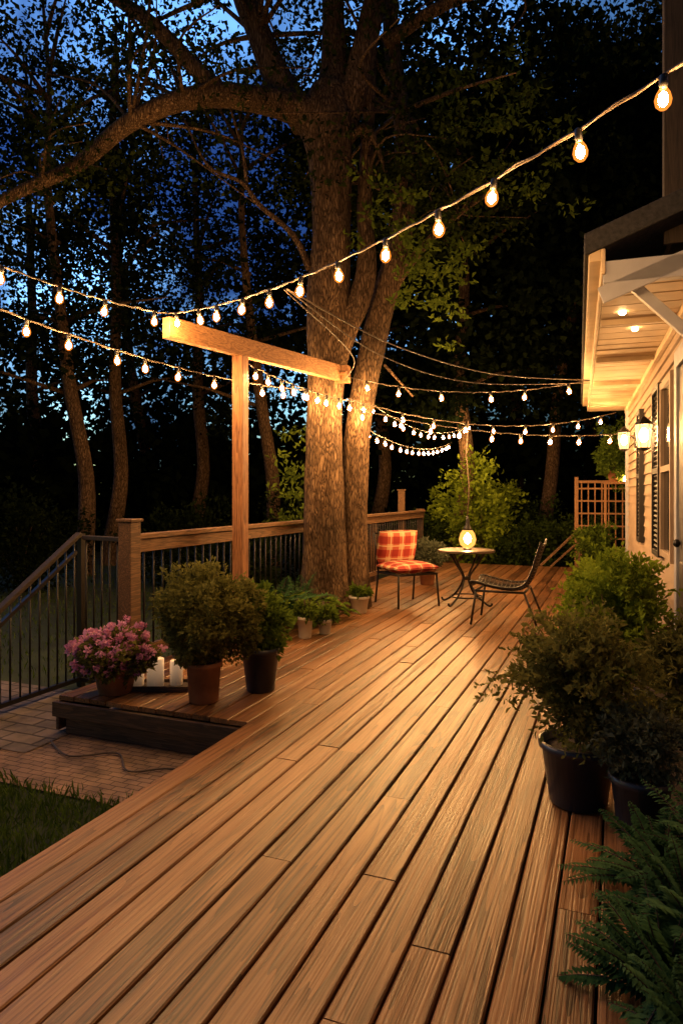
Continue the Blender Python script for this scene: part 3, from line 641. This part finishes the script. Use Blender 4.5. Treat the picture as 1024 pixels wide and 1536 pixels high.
def hosta(loc,n,L_,label,grp):
    e=empty('leafy_plant',loc,0,label,'plant',grp); m=MB(); Q=[]
    for k in range(n):
        a=k*2.4; el=random.uniform(.4,1.35); l=L_*random.uniform(.6,1.1); d=Vector((math.cos(a)*math.cos(el),math.sin(a)*math.cos(el),math.sin(el)))
        base=d*l*.6; m.tube([(0,0,0),base],[.004,.003],5)
        D=Vector((d.x,d.y,d.z*.3-.1)).normalized(); s=Vector((0,0,1)).cross(D).normalized(); wd=l*.2
        rows=5; pts=[]
        for i in range(rows+1):
            t=i/rows; c=base+D*l*.55*t+Vector((0,0,-l*.25*t*t)); w_=wd*math.sin(math.pi*(.05+.93*t))**.8
            pts.append((c-s*w_+Vector((0,0,w_*.3)),c,c+s*w_+Vector((0,0,w_*.3))))
        for i in range(rows):
            A,B=pts[i],pts[i+1]; Q+= [A[0],A[1],B[1],B[0],A[1],A[2],B[2],B[1]]
    m.build('stems',M_twig,e); q=np.array([tuple(v_) for v_ in Q]); quads('leaves',q,rng.random(len(q)//4)*.8,M_leafgreen,e); return e
hosta((-3.05,6.75,.0),26,.42,'broad-leaved green plant at the foot of the oak','leafy plants at the oak')
hosta((-3.2,6.2,.05),26,.45,'broad-leaved green plant near small white pots','leafy plants at the oak')
hosta((-2.92,7.05,.0),18,.3,'broad-leaved green plant at the foot of the oak','leafy plants at the oak')
potted('potted_plant',(-2.80,7.5,0),.115,.085,.2,M_white,'small leafy plant in a white ceramic pot',[('foliage',bushV((0,0,.25),.11,.06,40,16,.05,.5,.3),M_leafgreen)],group='small white pots by the oak')
potted('potted_plant',(-2.80,6.0,0),.075,.06,.21,M_white,'small leafy plant in a slim white pot',[('foliage',bushV((0,0,.26),.09,.06,36,20,.05,.5,.3),M_leafgreen)],group='small white pots by the oak')
potted('potted_plant',(-2.70,6.25,0),.07,.055,.15,M_white,'small leafy plant in a low white pot',[('foliage',bushV((0,0,.2),.1,.07,36,20,.05,.5,.3),M_leafgreen)],group='small white pots by the oak')
def shrub(loc,rx,rz,label,mt,nc=240,size=.09):
    e=empty('shrub',loc,0,label,'shrub','shrubs beyond the deck'); stems(e,rz*1.4,rx*.8,10)
    V,t=bushV((0,0,rz),rx,rz,nc,30,size,.55,.28,.8,.35); quads('foliage',V,t,mt,e); return e
shrub((-2.75,14.9,GZ),.8,1.15,'yellow-green shrub lit by the string lights',M_leafyel,200,.11)
M_shr=leafmat('shrub_leaves',(.010,.022,.005),(.05,.08,.016)); M_shd=leafmat('shrub_leaves_painted_shade',(.004,.008,.003),(.018,.028,.008))  # second is a darker copy for the left shrubs, night shade in its colour
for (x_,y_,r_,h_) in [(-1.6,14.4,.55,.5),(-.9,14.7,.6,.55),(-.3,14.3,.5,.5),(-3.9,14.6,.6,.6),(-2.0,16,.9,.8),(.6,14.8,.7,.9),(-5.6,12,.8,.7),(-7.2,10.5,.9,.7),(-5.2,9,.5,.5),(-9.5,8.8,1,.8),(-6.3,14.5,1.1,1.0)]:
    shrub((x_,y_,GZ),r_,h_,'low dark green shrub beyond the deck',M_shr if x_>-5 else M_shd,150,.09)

# ------------------------------------------------------------------ trellis
tr=empty('trellis',(-.27,13.75,0),0,'pale wooden trellis screen behind the house corner','trellis')
m=MB()
for x_ in(-.45,.45): m.off=random.random()*9; m.box((x_,0,.72),(.07,.07,1.98 if x_<0 else 1.9))
m.box((0,0,1.62),(.83,.05,.05)); part(m,'posts',M_beam,tr,bevel=.004,attr=True)
m=MB()
for k in range(7): m.off=k; m.box((-.36+k*.12,0,.78),(.022,.02,1.62))
for k in range(7): m.off=k+.5; m.box((0,-.022,.08+k*.235),(.86,.02,.03))
part(m,'lattice',M_beam,tr,attr=True)
sh=empty('plant_shelf',(.02,13.1,0),0,'wooden shelf stand near the trellis','shelf')
m=MB(); m.box((0,0,1.58),(.5,.3,.03)); 
part(m,'top_board',M_beam,sh,attr=True,bevel=.003)
for x_ in(-.22,.22):
    for y_ in(-.12,.12):
        m=MB(); m.box((x_,y_,.785),(.04,.04,1.57)); part(m,'leg',M_beam,sh,attr=True)
potted('potted_plant',(-.05,13.1,1.595),.12,.09,.2,M_terra,'bushy plant in a pot on the wooden shelf',[('foliage',bushV((0,0,.5),.34,.42,150,26,.07,.5,.3,.85,.4),M_leafgreen)],sth=.3)
lt=empty('candle_lantern',(.14,13.02,1.596),0,'small lit lantern on the wooden shelf','lantern')
m=MB(); m.lathe([(.06,0),(.06,.012)],n=12); m.lathe([(.065,.16),(.03,.2),(.01,.22)],n=12)
for k in range(4): m.cyl((.055*math.cos(k*1.571),.055*math.sin(k*1.571),.01),(.055*math.cos(k*1.571),.055*math.sin(k*1.571),.165),.004,n=5)
m.build('frame',M_black,lt); m=MB(); m.lathe([(.03,.012),(.03,.1),(.01,.12)],n=8); m.build('candle',emis('candle_glow',(1,.5,.18),250),lt,smooth=True)
potted('potted_plant',(-.35,12.6,0),.15,.12,.25,M_terra,'lush green plant in a pot before the trellis',[('foliage',bushV((0,0,.5),.28,.3,120,26,.07,.5,.3,.85,.4),M_leafgreen)],sth=.3)

# ------------------------------------------------------------------ candles on tray
e=empty('serving_tray',(-3.05,4.06,0.0),YAW,'small dark tray holding pillar candles','tray')
m=MB(); m.box((0,0,.01),(.46,.2,.02)); 
for s_ in(-1,1): m.box((s_*.225,0,.025),(.012,.2,.03)); m.box((0,s_*.098,.025),(.44,.012,.03))
part(m,'tray_body',M_fascia,e,bevel=.003)
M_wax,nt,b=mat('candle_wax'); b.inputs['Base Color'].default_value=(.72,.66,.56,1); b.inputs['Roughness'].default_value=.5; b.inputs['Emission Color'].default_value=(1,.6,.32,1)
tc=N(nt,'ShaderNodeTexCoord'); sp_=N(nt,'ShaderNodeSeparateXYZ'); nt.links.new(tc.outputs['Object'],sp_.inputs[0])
mr=N(nt,'ShaderNodeMapRange'); mr.inputs[1].default_value=.02; mr.inputs[2].default_value=.2; mr.inputs[3].default_value=.06; mr.inputs[4].default_value=.38; nt.links.new(sp_.outputs[2],mr.inputs[0]); nt.links.new(mr.outputs[0],b.inputs['Emission Strength'])  # flame light in the wax imitated by emission, stronger towards the top
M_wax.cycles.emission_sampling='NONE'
M_flame=emis('flame',(1,.5,.15),25)
def candle(x_,y_,r_,h_,lab):
    e=empty('pillar_candle',(x_,y_,.021),0,lab,'candle','pillar candles on the tray')
    m=MB(); m.lathe([(r_*.97,0),(r_,.006),(r_,h_-.006),(r_*.93,h_),(r_*.6,h_-.008),(.004,h_-.01)],n=28); m.build('wax_body',M_wax,e,smooth=True)
    m=MB(); m.cyl((0,0,h_-.012),(0,0,h_+.012),.002,n=6); m.build('wick',M_black,e)
    m=MB(); m.lathe([(.001,h_+.008),(.006,h_+.016),(.005,h_+.026),(.001,h_+.04)],n=6); m.build('flame',M_flame,e,smooth=True)
for a,b_,r_,h_,l in [(-.16,0,.052,.18,'wide ivory pillar candle on the tray'),(-.02,-.02,.06,.20,'glowing ivory pillar candle on the tray'),(.12,.02,.045,.175,'short glowing ivory candle on the tray')]:
    candle(-3.05+a*CS-b_*SN,4.06+a*SN+b_*CS,r_,h_,l)
wire([(-3.5,3.5,GZ+.02),(-3.2,3.35,GZ+.015),(-2.95,3.5,GZ+.015),(-2.7,3.3,GZ+.015),(-2.5,3.42,GZ+.015),(-2.2,3.45,GZ+.02)],.006,'black extension cable lying on the pavers','ground_cable')

# ------------------------------------------------------------------ furniture
def cushion(name,par,w,d,h,loc,rotm=None,mt=M_plaid):
    n=18; V=[];F=[]
    for s_ in(1,-1):
        for i in range(n+1):
            for j in range(n+1):
                u=i/n*2-1;v_=j/n*2-1
                e=max(0,(1-abs(u)**3.2))*max(0,(1-abs(v_)**3.2)); k=1-.04*(abs(u*v_))
                V.append(Vector((u*w/2*k,v_*d/2*k,s_*h/2*(.12+.88*e**.45)+.008*noise.noise(Vector((u*2,v_*2,loc[2]))))))
    m=len(V)//2
    for s_ in(0,1):
        for i in range(n):
            for j in range(n):
                a=s_*m+i*(n+1)+j; f=(a,a+n+1,a+n+2,a+1); F.append(f if s_==0 else f[::-1])
    for i in range(n):
        for (a,b) in(((i)*(n+1),(i+1)*(n+1)),((i+1)*(n+1)+n,(i)*(n+1)+n),(i+1,i),(n*(n+1)+i,n*(n+1)+i+1)):
            F.append((a,b,b+m,a+m))
    me=bpy.data.meshes.new(name); me.from_pydata([tuple(q) for q in V],[],F); me.materials.append(mt)
    uv=me.uv_layers.new(name='UVMap')
    for l in me.loops:
        c=V[l.vertex_index]; uv.data[l.index].uv=(c.x/.45+1,c.y/.45+1)
    me.polygons.foreach_set('use_smooth',[True]*len(F)); me.update()
    o=bpy.data.objects.new(name,me); COL.objects.link(o); o.parent=par; o.location=loc
    if rotm: o.rotation_euler=rotm
    return o
ch=empty('armchair',(-2.47,8.32,0),math.radians(-43),'black metal patio chair with red plaid cushions','chair')
def legp(m,p,q,r=.013): m.cyl(p,q,r,n=10)
for p,q in(((.27,.27,.40),(.30,.29,0)),((.27,-.27,.40),(.30,-.29,0)),((-.25,.27,.40),(-.31,.28,0)),((-.25,-.27,.40),(-.31,-.28,0))):
    m=MB(); legp(m,p,q); m.build('leg',M_black,ch,smooth=True)
m=MB()
for s_ in(-1,1):
    legp(m,(-.27,.27*s_,.39),(.28,.27*s_,.40),.013); m.tube([(-.25,.27*s_,.40),(-.30,.27*s_,.6),(-.38,.26*s_,.88)],.013,10)
legp(m,(.27,-.27,.40),(.27,.27,.40)); legp(m,(-.26,-.27,.39),(-.26,.27,.39)); legp(m,(-.38,-.26,.88),(-.38,.26,.88))
for k in range(7): legp(m,(-.26,-.22+k*.073,.40),(.27,-.22+k*.073,.40),.006); legp(m,(-.27,-.22+k*.073,.42),(-.375,-.22+k*.073,.88),.006)
m.build('frame',M_black,ch,smooth=True)
cushion('seat_cushion',ch,.58,.60,.13,(.02,0,.475))
cushion('back_cushion',ch,.46,.58,.14,(-.25,0,.70),(0,math.radians(-77),0))
tb=empty('patio_table',(-1.77,8.6,0),YAW,'small black metal patio table with slatted top','table')
m=MB(); m.lathe([(.345,.66),(.36,.665),(.36,.685),(.345,.69),(.01,.69)],n=40); m.build('table_top',simple('table_top_paint',(.08,.06,.045),.35,.3,.5,12,.15),tb)
for k in range(4):
    a=math.pi/4+k*math.pi/2; c,s_=math.cos(a),math.sin(a)
    m=MB(); sp=spline([(.27*c,.27*s_,.66,.013),(.16*c,.16*s_,.5,.013),(.05*c,.05*s_,.33,.013),(.15*c,.15*s_,.14,.013),(.30*c,.30*s_,.03,.013),(.36*c,.36*s_,.02,.013),(.38*c,.38*s_,.05,.01)],6); m.tube([q.xyz for q in sp],[.013]*len(sp),8); m.build('leg',M_black,tb,smooth=True)
m=MB(); m.tube([(.2*math.cos(i*.3142),.2*math.sin(i*.3142),.10) for i in range(21)],.009,8,cap=False); m.lathe([(.05,.31),(.055,.33),(.05,.35)],n=16); m.build('stretcher_ring',M_black,tb,smooth=True)
pl=empty('pendant_lamp',(-1.75,8.58,.692),0,'glowing glass pendant lamp hanging over the table','lamp')
m=MB(); m.lathe([(.05,0),(.055,.012),(.03,.02)],n=20); m.lathe([(.062,.245),(.05,.27),(.028,.31),(.024,.36),(.012,.42)],n=20); m.build('cap',M_black,pl,smooth=True)
m=MB(); m.lathe([(.045,.02),(.09,.06),(.108,.125),(.09,.20),(.06,.245)],n=24); m.build('glass_globe',glowglass('globe_glass',(1,.38,.07),2.4,.55),pl,smooth=True)
m=MB(); m.lathe([(.004,.07),(.035,.095),(.05,.135),(.035,.175),(.01,.205)],n=8); m.build('bulb',emis('pendant_bulb',(1,.48,.16),620),pl,smooth=True)
m=MB(); m.tube([(0,0,.40),(.02,0,.8),(-.015,0,1.2),(0.01,0,1.62)],.008,6); m.build('cord',M_cord,pl,smooth=True)
wc=empty('wire_chair',(-1.12,7.58,0),math.pi,'low black woven metal lounge chair facing the table','chair')
for p,q in(((.28,.27,.36),(.33,.30,0)),((.28,-.27,.36),(.33,-.30,0)),((-.22,.27,.36),(-.36,.30,0)),((-.22,-.27,.36),(-.36,-.30,0))):
    m=MB(); legp(m,p,q,.012); m.build('leg',M_black,wc,smooth=True)
prof=[(.34,.40),(.30,.415),(.1,.37),(-.1,.355),(-.22,.40),(-.29,.52),(-.34,.68),(-.39,.84)]
PR=spline([(a,0,b,0) for a,b in prof],8)
def pr(t):
    i=min(int(t*(len(PR)-1)),len(PR)-2); f=t*(len(PR)-1)-i; return PR[i].lerp(PR[i+1],f)
m=MB()
for k in range(23):
    y_=-.29+k*.58/22; r_=.011 if k in(0,22) else .0045
    m.tube([(q.x,y_,q.z+(.05*(abs(y_)/.29)**3)) for q in PR],r_,5)
m.build('side_rails',M_black,wc,smooth=True)
m=MB()
for k in range(34):
    q=pr(k/33); r_=.012 if k in(0,33) else .005
    m.tube([(q.x,y_,q.z+.05*(abs(y_)/.29)**3) for y_ in(-.29,-.2,-.1,0,.1,.2,.29)],r_,5)
m.build('woven_seat',M_black,wc,smooth=True)
m=MB(); legp(m,(.28,-.27,.36),(.28,.27,.36)); legp(m,(-.22,-.27,.36),(-.22,.27,.36)); legp(m,(.28,-.27,.36),(-.22,-.27,.36)); legp(m,(.28,.27,.36),(-.22,.27,.36)); m.build('frame',M_black,wc,smooth=True)
